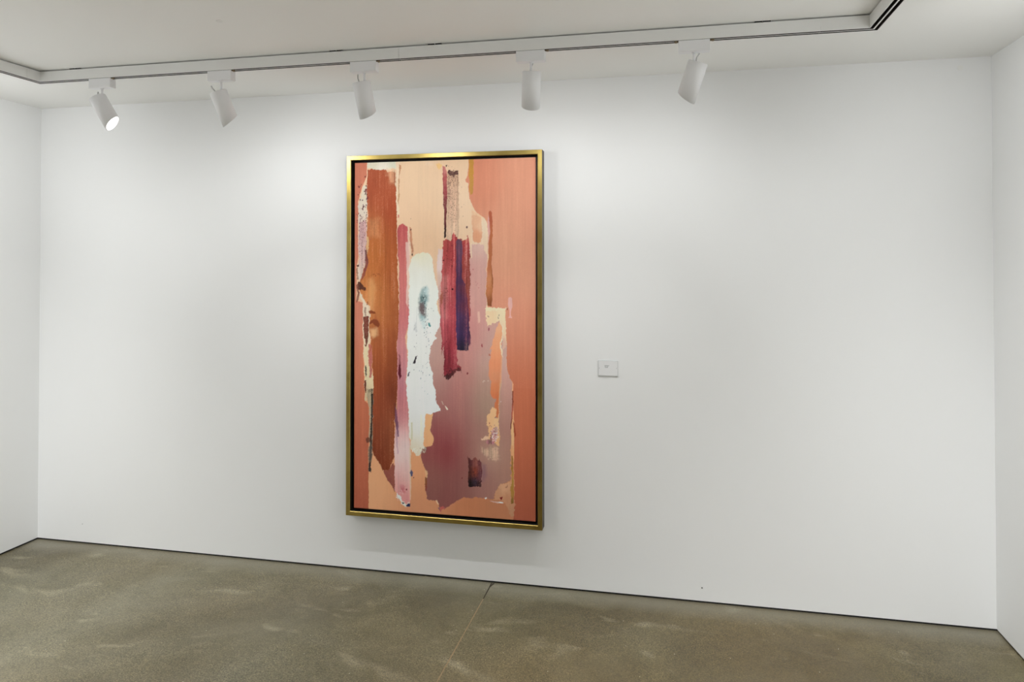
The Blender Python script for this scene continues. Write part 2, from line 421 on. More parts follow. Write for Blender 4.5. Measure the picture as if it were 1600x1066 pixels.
# fifth lamp shows a second tab on its left
a5 = [c for c in spots[4].children if c.name.startswith('track_adapter')][0]
bm = bmesh.new(); tube(bm, [(-.073, -.012, -.001), (-.073, -.012, -.008)], .005, 10); tube(bm, [(-.062, -.012, -.003), (-.080, -.012, -.003)], .0025, 8)
link('locking_tab', bm, M_brass, a5)

# ------------------------------------------------------------------ the painting
PX0, PX1, PZ0, PZ1 = 2.1055, 3.2115, .3255, 2.3225
FD, FWD = .065, .0245                      # frame depth and face width
pt = empty('framed_painting', ((PX0+PX1)/2, 0, PZ0), 'tall abstract painting in salmon, rust and mauve in a thin gold floater frame', 'painting')
po = pt.location
def member(side):
    """one mitred frame bar: face gold, outer side brown, inner side black"""
    bm = bmesh.new()
    lip = .0025
    # profile: (inset, depth) outer-back, outer-front, face, chamfer, inner-front, inner-back
    prof = [(0, -.001), (0, -FD+.001), (.001, -FD), (FWD-lip, -FD), (FWD, -FD+lip), (FWD, -.001)]
    mats = [1, 0, 0, 0, 2, 1]
    def P(o, y, end):
        if side == 'left': return (PX0+o, y, (PZ0+o, PZ1-o)[end])
        if side == 'right': return (PX1-o, y, (PZ0+o, PZ1-o)[end])
        if side == 'bottom': return ((PX0+o, PX1-o)[end], y, PZ0+o)
        return ((PX0+o, PX1-o)[end], y, PZ1-o)
    a = [bm.verts.new(Vector(P(o, y, 0))-po) for o, y in prof]; b = [bm.verts.new(Vector(P(o, y, 1))-po) for o, y in prof]
    n = len(prof)
    for i in range(n):
        f = bm.faces.new((a[i], a[(i+1) % n], b[(i+1) % n], b[i])); f.material_index = mats[i]
    bm.faces.new(a[::-1]).material_index = 1; bm.faces.new(b).material_index = 1
    return link('frame_bar', bm, [M_gold, M_side, M_under], pt)
for s_ in ('left', 'right', 'bottom', 'top'): member(s_)
o = one_box('backing_tray', Vector((PX0+FWD-.001, -.020, PZ0+FWD-.001))-po, Vector((PX1-FWD+.001, -.001, PZ1-FWD+.001))-po, M_under, pt)
o['label'] = 'black recessed tray around the canvas'

PAINT = [  # stroke tones; part of the shade down the canvas is put into them
([(-26,1960),(1049,1954),(1048,-15),(-19,-36)],[(358,1799,0.855,0.61,0.402),(327,1621,0.855,0.591,0.392),(573,1911,0.839,0.578,0.376),(622,1734,0.855,0.631,0.445),(390,1438,0.839,0.552,0.342),(421,1297,0.762,0.521,0.356),(435,475,0.92,0.517,0.257),(44,427,0.865,0.393,0.212),(128,165,0.92,0.472,0.252),(386,240,0.855,0.392,0.199),(386,64,0.73,0.317,0.169),(665,48,0.629,0.234,0.113),(814,36,0.565,0.226,0.114),(802,1090,0.92,0.687,0.438)],1,0,0,0.03),
([(-26,1960),(72,1927),(73,1848),(46,1789),(19,1711),(18,1505),(22,1398),(10,1326),(10,1151),(52,1139),(52,875),(59,727),(63,595),(83,584),(90,489),(84,310),(88,1),(88,-40),(-19,-48)],[(40,1897,0.631,0.209,0.127),(15,1626,0.61,0.195,0.122),(23,995,0.663,0.234,0.155),(30,786,0.658,0.213,0.119),(31,486,0.596,0.176,0.094),(44,309,0.581,0.157,0.088),(45,159,0.532,0.147,0.079),(45,16,0.466,0.119,0.068)],1,2,1.5,0.05),
([(658,1967),(660,1885),(655,1833),(643,1810),(647,1795),(658,1792),(661,1745),(664,1710),(682,1669),(706,1633),(730,1613),(748,1604),(761,1580),(769,1528),(775,1403),(763,1356),(757,1193),(766,1124),(790,1124),(864,1111),(867,1010),(872,942),(870,868),(873,800),(888,748),(903,726),(904,640),(910,526),(911,321),(911,32),(905,-26),(1076,-13),(1078,1964)],[(712,1907,0.716,0.27,0.168),(766,1731,0.672,0.254,0.156),(932,1871,0.753,0.342,0.223),(873,1671,0.73,0.342,0.223),(991,1554,0.73,0.328,0.216),(850,1498,0.761,0.361,0.231),(873,1413,0.776,0.381,0.246),(961,1269,0.762,0.359,0.236),(903,1126,0.77,0.328,0.217),(961,983,0.715,0.288,0.184),(961,842,0.679,0.234,0.135),(932,716,0.663,0.209,0.114),(961,682,0.615,0.175,0.09),(961,529,0.611,0.176,0.088),(961,358,0.614,0.172,0.088),(961,245,0.543,0.153,0.078),(978,133,0.472,0.123,0.066),(978,25,0.402,0.101,0.059)],1,1.5,1.5,0.03),
([(1014,1955),(1049,1954),(1048,-15),(1013,-17)],[(1026,1840,0.701,0.254,0.175),(1025,1298,0.681,0.274,0.183),(1025,759,0.648,0.189,0.106),(1025,221,0.458,0.12,0.064)],0.5,14,0,0.03),
([(908,698),(1037,697),(1036,1),(908,14)],[(961,642,0.584,0.164,0.082),(961,160,0.482,0.129,0.066)],0.35,3,0,0.03),
([(660,1938),(688,1937),(689,1849),(686,1744),(671,1730),(664,1751),(663,1850)],[(673,1879,0.591,0.296,0.048),(673,1762,0.552,0.287,0.061)],0.9,2,2,0.1),
([(72,1939),(241,1933),(246,1880),(187,1874),(123,1879),(75,1889)],[(104,1908,0.761,0.701,0.552),(168,1894,0.839,0.776,0.658),(225,1904,0.745,0.716,0.578)],1,2,4,0.06),
([(241,1933),(270,1933),(261,1622),(246,1623)],[(251,1861,0.871,0.687,0.503),(251,1682,0.871,0.701,0.515)],0.8,5,3,0.03),
([(50,1788),(74,1791),(73,1601),(73,1405),(22,1405),(18,1686)],[(46,1758,0.761,0.672,0.527),(34,1674,0.761,0.658,0.552),(41,1505,0.73,0.515,0.468)],1,2,4,0.05),
([(26,1590),(70,1601),(71,1405),(67,1440),(57,1326),(35,1266),(19,1271),(27,1416)],[(47,1565,0.631,0.381,0.381),(41,1416,0.617,0.413,0.392),(35,1296,0.681,0.521,0.451)],0.9,4,4,0.16),
([(19,1356),(32,1356),(38,1272),(25,1253),(19,1296)],[(28,1308,0.767,0.636,0.519)],0.8,2,2,0.04),
([(22,1193),(42,1187),(68,1139),(90,1116),(100,1086),(91,936),(87,836),(54,836),(50,1139)],[(61,1139,0.811,0.673,0.511),(68,876,0.874,0.708,0.509)],1,2,3,0.04),
([(55,907),(82,907),(98,776),(111,729),(113,663),(79,656),(76,599),(62,598),(59,787)],[(69,847,0.848,0.7,0.452),(88,728,0.865,0.727,0.468),(69,619,0.738,0.58,0.361)],1,2,3,0.04),
([(82,912),(102,912),(102,908),(107,788),(98,722),(87,728),(89,788),(83,859)],[(94,872,0.536,0.137,0.126),(94,758,0.538,0.133,0.121)],0.9,2,4,0.15),
([(72,661),(114,663),(119,574),(109,490),(109,272),(88,270),(90,489),(83,584)],[(98,639,0.574,0.452,0.295),(98,489,0.565,0.415,0.281),(99,310,0.422,0.302,0.205)],1,2,3,0.15),
([(87,341),(110,342),(104,252),(99,205),(85,207),(87,252)],[(96,306,0.303,0.206,0.143),(93,228,0.15,0.092,0.067)],1,4,3,0.2),
([(80,1875),(104,1882),(181,1875),(194,1863),(241,1862),(240,1802),(245,1736),(248,1623),(252,1404),(252,1326),(259,1237),(265,1094),(253,916),(253,911),(255,733),(254,615),(238,496),(234,318),(235,296),(223,265),(204,222),(172,216),(163,226),(141,267),(115,307),(108,330),(108,370),(113,609),(111,729),(102,908),(87,836),(97,936),(87,996),(94,1068),(93,1116),(52,1163),(29,1205),(27,1247),(45,1296),(67,1356),(68,1440),(74,1505),(80,1625),(70,1734),(72,1806)],[(104,1835,0.434,0.098,0.045),(92,1757,0.381,0.072,0.034),(149,1792,0.381,0.08,0.032),(213,1803,0.491,0.127,0.058),(124,1685,0.468,0.107,0.045),(194,1653,0.413,0.068,0.027),(111,1589,0.565,0.188,0.072),(105,1504,0.552,0.162,0.048),(195,1504,0.402,0.08,0.027),(131,1444,0.631,0.216,0.054),(226,1623,0.392,0.061,0.023),(118,1416,0.604,0.195,0.048),(201,1415,0.445,0.098,0.03),(106,1326,0.553,0.162,0.04),(189,1326,0.446,0.107,0.027),(100,1236,0.694,0.288,0.092),(132,1176,0.622,0.212,0.057),(106,1128,0.72,0.308,0.109),(202,1177,0.435,0.108,0.031),(239,1296,0.309,0.059,0.021),(243,1118,0.265,0.059,0.021),(170,1057,0.565,0.178,0.053),(215,998,0.416,0.104,0.031),(113,936,0.498,0.159,0.062),(158,878,0.447,0.114,0.035),(240,910,0.259,0.056,0.025),(139,849,0.464,0.116,0.035),(203,851,0.405,0.09,0.027),(241,822,0.166,0.036,0.014),(133,699,0.39,0.083,0.027),(209,672,0.236,0.045,0.017),(244,644,0.142,0.028,0.015),(140,551,0.388,0.081,0.032),(210,524,0.266,0.056,0.025),(140,402,0.297,0.056,0.024),(197,405,0.287,0.065,0.027),(222,465,0.398,0.13,0.058),(223,347,0.308,0.102,0.047),(140,295,0.19,0.032,0.013),(140,308,0.223,0.041,0.015),(191,287,0.227,0.045,0.011),(191,240,0.215,0.036,0.014)],1,3,3,0.11),
([(187,1881),(241,1868),(242,1790),(213,1803),(194,1845)],[(219,1844,0.761,0.456,0.27)],0.55,9,6,0.4),
([(81,1272),(106,1278),(125,1224),(106,1092),(90,1092),(79,1188)],[(100,1206,0.809,0.408,0.163),(100,1116,0.834,0.432,0.188)],0.55,10,4,0.05),
([(94,996),(132,997),(139,967),(113,948),(97,960)],[(113,978,0.911,0.541,0.269)],0.8,9,3,0.05),
([(82,1607),(150,1606),(150,1504),(86,1505)],[(118,1564,0.672,0.305,0.138)],0.5,14,4,0.3),
([(73,1505),(81,1505),(85,1445),(77,1405),(70,1405)],[(76,1457,0.761,0.515,0.262)],0.8,3,3,0.04),
([(84,1092),(100,1098),(122,1092),(126,1079),(106,1083),(90,1077)],[(106,1089,0.25,0.052,0.017)],0.95,3,1.5,0.04),
([(90,1032),(106,1047),(126,1053),(142,1039),(151,1018),(142,1003),(126,1011),(107,1029),(94,1023)],[(132,1027,0.24,0.053,0.02)],0.95,3,1.5,0.04),
([(122,1077),(135,1050),(122,1047),(118,1068)],[(129,1062,0.476,0.134,0.046)],0.8,4,1.5,0.04),
([(52,1061),(84,1068),(86,1020),(82,960),(68,893),(59,953),(56,1019)],[(68,1007,0.202,0.047,0.031),(68,923,0.147,0.04,0.024)],1,2,3,0.1),
([(60,1115),(69,1115),(68,1061),(63,1061)],[(65,1091,0.169,0.049,0.035)],0.6,2,3,0.04),
([(60,1437),(73,1434),(82,1368),(66,1296),(36,1256),(41,1284),(61,1332)],[(70,1404,0.138,0.037,0.045),(67,1344,0.231,0.061,0.061),(48,1278,0.311,0.078,0.055)],0.9,5,3,0.1),
([(16,1253),(35,1253),(67,1218),(66,1207),(45,1217),(19,1211)],[(35,1235,0.092,0.026,0.018)],0.95,2,3,0.2),
([(9,1241),(23,1247),(26,1193),(24,1148),(11,1139),(16,1187)],[(16,1205,0.196,0.044,0.031)],0.85,2,3,0.1),
([(12,1353),(27,1353),(28,1341),(19,1338)],[(19,1347,0.117,0.034,0.025)],1,1,2,0.04),
([(10,1332),(18,1332),(21,1268),(12,1268)],[(16,1296,0.19,0.052,0.035)],0.7,2,4,0.1),
([(260,1906),(277,1897),(265,1849),(264,1706),(256,1682),(254,1772),(260,1843)],[(267,1885,0.552,0.238,0.107),(259,1742,0.552,0.287,0.138)],0.85,2,3,0.1),
([(255,1628),(261,1628),(261,1610),(255,1611)],[(258,1619,0.61,0.102,0.102)],0.8,2,1,0.04),
([(172,216),(204,222),(229,263),(239,243),(241,101),(230,124),(198,169)],[(204,199,0.348,0.1,0.073),(223,159,0.329,0.095,0.074)],1,2,2,0.04),
([(261,1569),(283,1579),(311,1559),(321,1526),(324,1404),(321,1356),(306,1296),(322,1142),(325,1059),(300,952),(313,843),(315,824),(302,717),(307,676),(318,558),(323,411),(333,354),(334,72),(327,33),(299,37),(274,62),(249,95),(240,113),(239,290),(235,318),(241,448),(254,579),(255,733),(253,911),(253,910),(266,1118),(261,1356),(255,1404),(252,1545)],[(283,1560,0.479,0.058,0.08),(289,1515,0.591,0.138,0.138),(290,1443,0.617,0.181,0.162),(258,1473,0.552,0.089,0.08),(283,1415,0.578,0.144,0.144),(277,1296,0.598,0.164,0.152),(290,1296,0.625,0.197,0.177),(278,1177,0.622,0.184,0.171),(290,1059,0.606,0.178,0.178),(284,999,0.591,0.155,0.175),(275,940,0.692,0.31,0.282),(291,881,0.647,0.228,0.253),(272,876,0.648,0.271,0.289),(291,794,0.643,0.263,0.291),(291,699,0.557,0.287,0.347),(279,663,0.54,0.128,0.16),(279,586,0.625,0.197,0.213),(273,527,0.616,0.196,0.221),(292,486,0.68,0.236,0.254),(279,403,0.92,0.584,0.584),(273,320,0.92,0.647,0.63),(311,351,0.92,0.833,0.776),(286,316,0.92,0.773,0.736),(261,232,0.92,0.534,0.518),(305,205,0.92,0.608,0.575),(274,138,0.621,0.128,0.157),(299,99,0.739,0.192,0.21),(305,58,0.92,0.366,0.341),(324,177,0.92,0.702,0.614),(248,125,0.913,0.541,0.48)],1,3,2,0.09),
([(315,1568),(330,1526),(331,1404),(321,1404),(313,1503)],[(321,1473,0.871,0.658,0.503)],0.8,4,2,0.04),
([(301,1475),(324,1474),(327,1356),(315,1118),(304,1142),(308,1296)],[(312,1326,0.825,0.605,0.528)],0.75,5,1,0.04),
([(241,460),(257,402),(261,319),(267,305),(254,313),(247,378)],[(254,378,0.474,0.242,0.347)],0.5,2,3,0.3),
([(260,799),(273,805),(280,740),(267,717),(260,751)],[(269,763,0.133,0.013,0.026)],1,2,2,0.04),
([(261,858),(269,858),(273,805),(263,799)],[(266,834,0.224,0.038,0.054)],0.7,3,3,0.04),
([(242,579),(253,544),(264,408),(255,408),(240,496)],[(251,526,0.196,0.068,0.166),(257,437,0.175,0.068,0.16)],0.85,3,2,0.1),
([(324,1562),(335,1553),(344,1404),(347,1462),(339,1400),(328,1474),(326,1443)],[(333,1503,0.578,0.231,0.127),(337,1439,0.434,0.156,0.089)],0.85,2,2,0.1),
([(235,590),(254,591),(254,461),(241,460)],[(244,526,0.132,0.033,0.03)],0.35,6,2,0.1),
([(486,1438),(584,1438),(664,1472),(671,1437),(679,1472),(763,1471),(760,1298),(757,1193),(762,1101),(764,1023),(835,1060),(853,1033),(872,936),(872,811),(888,748),(903,723),(900,640),(906,583),(894,477),(897,317),(897,339),(891,213),(841,184),(808,139),(797,104),(755,106),(635,98),(575,65),(532,36),(531,39),(500,37),(494,54),(478,73),(423,72),(423,125),(414,188),(426,213),(398,287),(392,316),(416,353),(392,321),(416,354),(457,371),(463,412),(444,452),(453,505),(459,541),(434,885),(483,1003),(502,1062),(492,1144),(486,1238)],[(498,1403,0.776,0.617,0.578),(501,1326,0.762,0.553,0.516),(498,1150,0.548,0.374,0.279),(493,974,0.626,0.399,0.346),(471,886,0.604,0.39,0.337),(682,1414,0.73,0.456,0.402),(718,1448,0.807,0.604,0.515),(706,1356,0.701,0.402,0.352),(682,1332,0.645,0.262,0.262),(736,1298,0.695,0.44,0.376),(694,1239,0.68,0.343,0.306),(737,1182,0.694,0.402,0.34),(695,1152,0.716,0.385,0.344),(689,1053,0.666,0.254,0.254),(737,1054,0.742,0.443,0.388),(695,1007,0.634,0.196,0.203),(737,979,0.64,0.307,0.279),(778,974,0.657,0.445,0.378),(767,916,0.598,0.409,0.354),(695,920,0.626,0.276,0.25),(465,828,0.576,0.367,0.315),(496,882,0.605,0.358,0.318),(496,753,0.557,0.328,0.289),(521,684,0.47,0.262,0.227),(508,613,0.413,0.203,0.173),(563,639,0.457,0.17,0.17),(545,556,0.368,0.171,0.15),(472,518,0.299,0.121,0.104),(496,472,0.319,0.062,0.076),(545,475,0.341,0.112,0.107),(484,413,0.319,0.069,0.074),(545,364,0.297,0.05,0.067),(466,342,0.311,0.072,0.077),(634,885,0.619,0.237,0.229),(695,887,0.648,0.318,0.289),(659,805,0.614,0.221,0.213),(743,836,0.576,0.434,0.356),(604,687,0.551,0.195,0.187),(665,700,0.561,0.243,0.217),(737,732,0.485,0.344,0.256),(725,651,0.443,0.317,0.241),(767,600,0.419,0.327,0.223),(574,616,0.489,0.188,0.173),(665,596,0.419,0.19,0.175),(737,564,0.403,0.283,0.21),(531,509,0.48,0.169,0.162),(635,502,0.418,0.156,0.149),(725,460,0.405,0.199,0.168),(574,424,0.341,0.083,0.088),(532,363,0.286,0.037,0.054),(635,369,0.353,0.127,0.114),(713,402,0.446,0.233,0.19),(856,839,0.742,0.522,0.458),(867,753,0.744,0.384,0.33),(867,667,0.649,0.347,0.295),(867,582,0.56,0.281,0.234),(861,467,0.457,0.216,0.183),(814,350,0.566,0.359,0.271),(867,364,0.445,0.221,0.179),(453,325,0.314,0.073,0.073),(545,331,0.261,0.041,0.051),(454,244,0.355,0.151,0.123),(484,158,0.319,0.134,0.108),(454,98,0.28,0.11,0.098),(515,84,0.282,0.087,0.082),(550,331,0.292,0.041,0.051),(605,282,0.313,0.102,0.096),(574,193,0.283,0.101,0.095),(550,104,0.291,0.087,0.087),(635,127,0.312,0.129,0.109),(767,343,0.632,0.397,0.292),(814,322,0.499,0.297,0.218),(767,251,0.395,0.2,0.183),(826,237,0.453,0.239,0.185),(873,269,0.418,0.208,0.158),(755,187,0.366,0.156,0.141),(785,137,0.399,0.191,0.151)],1,2.5,3,0.035),
([(734,289),(755,279),(761,227),(738,192)],[(749,250,0.2,0.093,0.167)],0.5,10,2,0.05),
([(737,368),(826,379),(826,313),(773,313)],[(785,348,0.809,0.566,0.396)],0.6,7,8,0.35),
([(486,1403),(504,1426),(510,1326),(498,1238),(488,1238),(482,1273)],[(498,1356,0.791,0.631,0.604),(492,1267,0.702,0.502,0.411)],0.8,5,3,0.04),
([(710,1100),(722,1100),(725,1042),(713,1039)],[(717,1065,0.869,0.606,0.489)],0.6,5,2,0.04),
([(762,1110),(802,1118),(861,1111),(869,1010),(873,924),(851,895),(850,998),(835,1060),(802,1039),(764,1023),(758,1066)],[(784,1078,0.92,0.675,0.428),(850,1091,0.92,0.748,0.497),(858,999,0.909,0.68,0.465),(861,924,0.78,0.503,0.386)],1,2,4,0.03),
([(763,1124),(867,1118),(864,1107),(802,1108),(762,1101)],[(814,1113,0.92,0.805,0.556)],0.8,2,5,0.04),
([(835,1053),(847,1010),(847,952),(841,895),(843,891),(844,868),(843,753),(835,678),(830,655),(830,603),(823,531),(801,541),(812,637),(796,636),(783,659),(781,733),(773,762),(773,820),(787,866),(790,901),(778,893),(790,928),(814,1015)],[(826,1010,0.92,0.463,0.267),(826,952,0.907,0.414,0.223),(814,906,0.888,0.399,0.211),(814,878,0.88,0.349,0.177),(808,821,0.85,0.318,0.161),(808,751,0.777,0.32,0.174),(808,694,0.768,0.262,0.115),(814,648,0.738,0.208,0.087),(814,579,0.7,0.217,0.09)],1,2,3,0.04),
([(847,1033),(853,1022),(848,952),(841,929),(850,889),(851,857),(845,868),(838,902),(835,923),(844,964)],[(844,918,0.92,0.798,0.584),(844,891,0.92,0.725,0.51)],0.95,1.5,3,0.04),
([(841,867),(847,862),(843,707),(833,672),(831,603),(826,603),(830,678)],[(841,781,0.834,0.436,0.268),(832,666,0.681,0.491,0.315)],0.7,2,1,0.04),
([(801,593),(814,585),(808,533),(823,528),(830,603),(830,385),(820,390),(779,417),(734,410),(732,419),(774,437),(771,485),(763,496),(762,542),(779,555)],[(785,520,0.911,0.536,0.281),(790,463,0.905,0.527,0.262),(817,493,0.92,0.591,0.328),(817,407,0.857,0.502,0.252),(749,416,0.851,0.572,0.392)],1,2,4,0.04),
([(755,401),(779,417),(791,440),(799,487),(814,487),(821,471),(808,435),(805,407),(791,389),(767,390)],[(785,406,0.546,0.19,0.252),(802,452,0.623,0.284,0.396),(814,476,0.713,0.454,0.523)],0.65,3,7,0.5),
([(539,1862),(603,1861),(605,1676),(604,1500),(567,1483),(539,1483)],[(567,1823,0.552,0.342,0.231),(567,1735,0.565,0.361,0.254),(567,1618,0.658,0.434,0.305),(585,1530,0.776,0.539,0.381)],0.9,3,3,0.18),
([(537,1856),(542,1864),(559,1866),(573,1858),(585,1865),(601,1864),(601,1842),(584,1839),(576,1823),(567,1838),(554,1835),(542,1848)],[(567,1856,0.107,0.048,0.042)],1,2,3,0.1),
([(530,1894),(540,1894),(537,1884),(532,1883)],[(535,1889,0.107,0.061,0.045)],1,1,1,0.04),
([(512,1890),(528,1883),(537,1854),(539,1736),(536,1618),(534,1498),(523,1498),(522,1619),(516,1736),(513,1825)],[(522,1866,0.617,0.223,0.202),(525,1824,0.423,0.089,0.089),(528,1748,0.305,0.051,0.061),(530,1677,0.175,0.032,0.04),(529,1607,0.138,0.027,0.032),(528,1513,0.025,0.009,0.012)],1,2,2,0.16),
([(476,1897),(491,1905),(510,1893),(501,1881),(491,1870),(479,1876)],[(491,1887,0.855,0.539,0.195)],0.8,6,3,0.04),
([(420,1916),(463,1915),(457,1897),(420,1898)],[(439,1910,0.871,0.672,0.515)],0.5,10,4,0.04),
([(676,1651),(712,1627),(730,1613),(748,1606),(761,1577),(764,1528),(762,1403),(757,1413),(745,1437),(742,1460),(679,1460),(677,1471)],[(706,1622,0.839,0.552,0.352),(745,1557,0.871,0.687,0.503),(742,1470,0.855,0.644,0.468),(745,1412,0.855,0.631,0.468)],1,2,3,0.05),
([(680,1616),(706,1622),(729,1609),(734,1557),(732,1476),(712,1467),(683,1482)],[(700,1587,0.791,0.456,0.287),(706,1511,0.761,0.352,0.202),(724,1557,0.823,0.515,0.332)],0.95,3,3,0.04),
([(680,1471),(688,1450),(694,1465),(724,1462),(739,1441),(741,1403),(739,1454),(688,1449),(681,1396),(671,1390),(669,1466)],[(706,1424,0.776,0.515,0.456),(694,1460,0.761,0.479,0.423)],0.85,4,6,0.12),
([(671,1472),(677,1472),(676,1390),(671,1385)],[(674,1431,0.888,0.701,0.479)],0.9,2,2,0.04),
([(764,1580),(772,1618),(778,1580),(776,1403),(769,1403),(768,1499)],[(772,1528,0.745,0.402,0.371),(771,1441,0.672,0.262,0.209)],0.85,3,2,0.06),
([(517,1478),(539,1488),(564,1482),(570,1512),(579,1531),(588,1503),(597,1493),(646,1487),(652,1510),(662,1494),(665,1403),(667,1297),(668,949),(598,889),(592,850),(593,884),(597,817),(619,801),(618,780),(592,779),(562,746),(525,751),(521,830),(519,917),(508,859),(508,945),(500,1027),(499,1091),(503,1209),(510,1326),(515,1438),(516,1473),(516,1466)],[(536,1454,0.491,0.098,0.076),(579,1489,0.468,0.065,0.076),(652,1465,0.402,0.054,0.058),(530,1426,0.515,0.076,0.076),(567,1426,0.468,0.054,0.068),(530,1326,0.541,0.117,0.107),(567,1326,0.435,0.055,0.069),(524,1227,0.534,0.162,0.149),(555,1227,0.497,0.071,0.092),(579,1221,0.418,0.057,0.071),(514,1062,0.62,0.178,0.192),(549,1121,0.479,0.078,0.095),(574,1092,0.437,0.052,0.074),(514,945,0.523,0.123,0.134),(549,1004,0.394,0.047,0.069),(549,917,0.354,0.032,0.049),(580,917,0.354,0.04,0.056),(643,1426,0.305,0.042,0.04),(658,1356,0.332,0.068,0.048),(643,1326,0.288,0.051,0.045),(658,1239,0.315,0.083,0.056),(655,1152,0.238,0.048,0.045),(549,883,0.318,0.032,0.05),(580,872,0.392,0.057,0.081),(531,859,0.362,0.05,0.065),(549,813,0.28,0.026,0.039),(580,814,0.289,0.042,0.055)],1,2.5,4,0.24),
([(511,1285),(544,1297),(538,1063),(502,1062),(500,1179)],[(520,1209,0.576,0.233,0.218),(520,1121,0.607,0.232,0.224)],0.45,9,3,0.25),
([(503,1197),(514,1209),(517,1156),(505,1121)],[(509,1168,0.277,0.085,0.036)],0.7,4,4,0.2),
([(524,753),(537,765),(556,769),(574,788),(610,800),(621,783),(586,776),(571,752),(551,736),(531,742)],[(543,754,0.068,0.02,0.02),(598,788,0.109,0.026,0.026)],0.95,3,7,0.25),
([(590,1480),(604,1492),(623,1483),(628,1403),(622,1414),(622,1274),(643,1248),(658,1123),(666,1018),(672,960),(672,931),(662,914),(660,889),(643,886),(595,889),(591,1005),(589,1180),(588,1356)],[(607,1465,0.156,0.08,0.127),(604,1437,0.181,0.068,0.122),(604,1356,0.127,0.048,0.107),(607,1268,0.078,0.03,0.082),(607,1180,0.08,0.036,0.108),(637,1210,0.182,0.038,0.05),(640,1122,0.149,0.034,0.059),(604,1064,0.079,0.041,0.123),(640,1035,0.072,0.028,0.068),(604,976,0.062,0.034,0.121),(646,977,0.066,0.029,0.082),(610,912,0.034,0.023,0.06),(646,913,0.032,0.021,0.043),(622,891,0.009,0.009,0.025)],1,2.5,2,0.2),
([(662,972),(675,960),(675,925),(662,908)],[(668,943,0.179,0.052,0.102)],0.7,6,2,0.04),
([(772,1637),(781,1643),(788,1635),(793,1580),(791,1403),(787,1355),(796,1269),(794,1217),(788,1129),(766,1131),(757,1193),(763,1298),(770,1384),(772,1471),(778,1528)],[(783,1615,0.445,0.107,0.054),(785,1499,0.491,0.144,0.058),(781,1425,0.515,0.162,0.068),(778,1344,0.479,0.15,0.061),(778,1269,0.604,0.244,0.109),(772,1211,0.537,0.189,0.071),(778,1147,0.307,0.09,0.029),(778,1133,0.167,0.048,0.017)],0.95,2,1.5,0.08),
([(787,1355),(796,1269),(794,1217),(789,1240)],[(793,1251,0.314,0.091,0.033)],0.8,1.5,1,0.04),
([(879,1174),(890,1180),(900,1173),(900,1126),(894,1103),(894,1077),(901,1074),(900,1068),(880,1069),(887,1077),(885,1103),(880,1125)],[(890,1149,0.811,0.463,0.429),(891,1085,0.847,0.474,0.427)],0.95,3,1.5,0.04),
([(871,1118),(877,1118),(877,1109),(871,1109)],[(873,1114,0.329,0.087,0.049)],1,1.5,1,0.04),
([(900,726),(907,720),(906,640),(903,583),(897,514),(894,477),(898,317),(911,317),(911,515),(906,583)],[(904,669,0.92,0.465,0.248),(903,412,0.92,0.546,0.271),(903,332,0.841,0.442,0.199)],0.95,1.5,1,0.04),
([(901,680),(907,680),(906,606),(904,537),(893,477),(889,478),(897,537),(899,606)],[(903,640,0.253,0.043,0.029),(900,571,0.535,0.124,0.081),(892,483,0.152,0.031,0.021)],0.95,1.5,1.5,0.04),
([(906,526),(913,504),(920,447),(914,435),(908,469)],[(913,469,0.381,0.077,0.038)],0.9,1.5,1.5,0.04),
([(894,384),(908,385),(911,214),(913,20),(897,14),(873,63),(850,96),(797,102),(808,139),(841,184),(891,213)],[(900,356,0.828,0.422,0.205),(861,165,0.732,0.409,0.245),(826,128,0.666,0.337,0.192),(873,109,0.636,0.304,0.168),(897,42,0.565,0.289,0.164),(903,242,0.659,0.302,0.139)],0.95,3,5,0.05),
([(897,340),(905,333),(906,214),(911,146),(906,88),(894,83),(892,133),(897,196),(895,270)],[(901,299,0.36,0.187,0.035),(901,213,0.458,0.262,0.052),(901,145,0.44,0.228,0.045),(900,94,0.232,0.125,0.024)],0.95,2,2.5,0.1),
([(776,92),(850,89),(853,83),(847,81),(797,85)],[(814,89,0.732,0.477,0.406),(844,85,0.92,0.92,0.92)],0.95,1.5,1.5,0.04),
([(748,106),(758,110),(763,105),(755,97)],[(755,104,0.92,0.92,0.92)],1,1.5,2,0.04),
([(831,116),(851,119),(845,101),(838,102)],[(841,109,0.25,0.021,0.019)],1,1.5,2,0.04),
([(859,171),(867,177),(876,186),(873,169),(861,164)],[(867,174,0.332,0.096,0.056)],0.6,2,3,0.04),
([(657,322),(665,314),(680,308),(695,319),(710,302),(722,309),(732,289),(736,232),(732,167),(695,159),(658,162),(659,256)],[(674,291,0.194,0.053,0.057),(695,287,0.336,0.108,0.086),(725,289,0.134,0.032,0.042),(695,241,0.279,0.059,0.036),(671,233,0.161,0.04,0.03),(725,225,0.112,0.034,0.047),(695,189,0.056,0.031,0.048),(671,170,0.028,0.012,0.014),(719,173,0.028,0.009,0.012)],1,2.5,3,0.3),
([(621,207),(627,209),(628,202),(622,200)],[(624,205,0.178,0.031,0.037)],1,1,1,0.04),
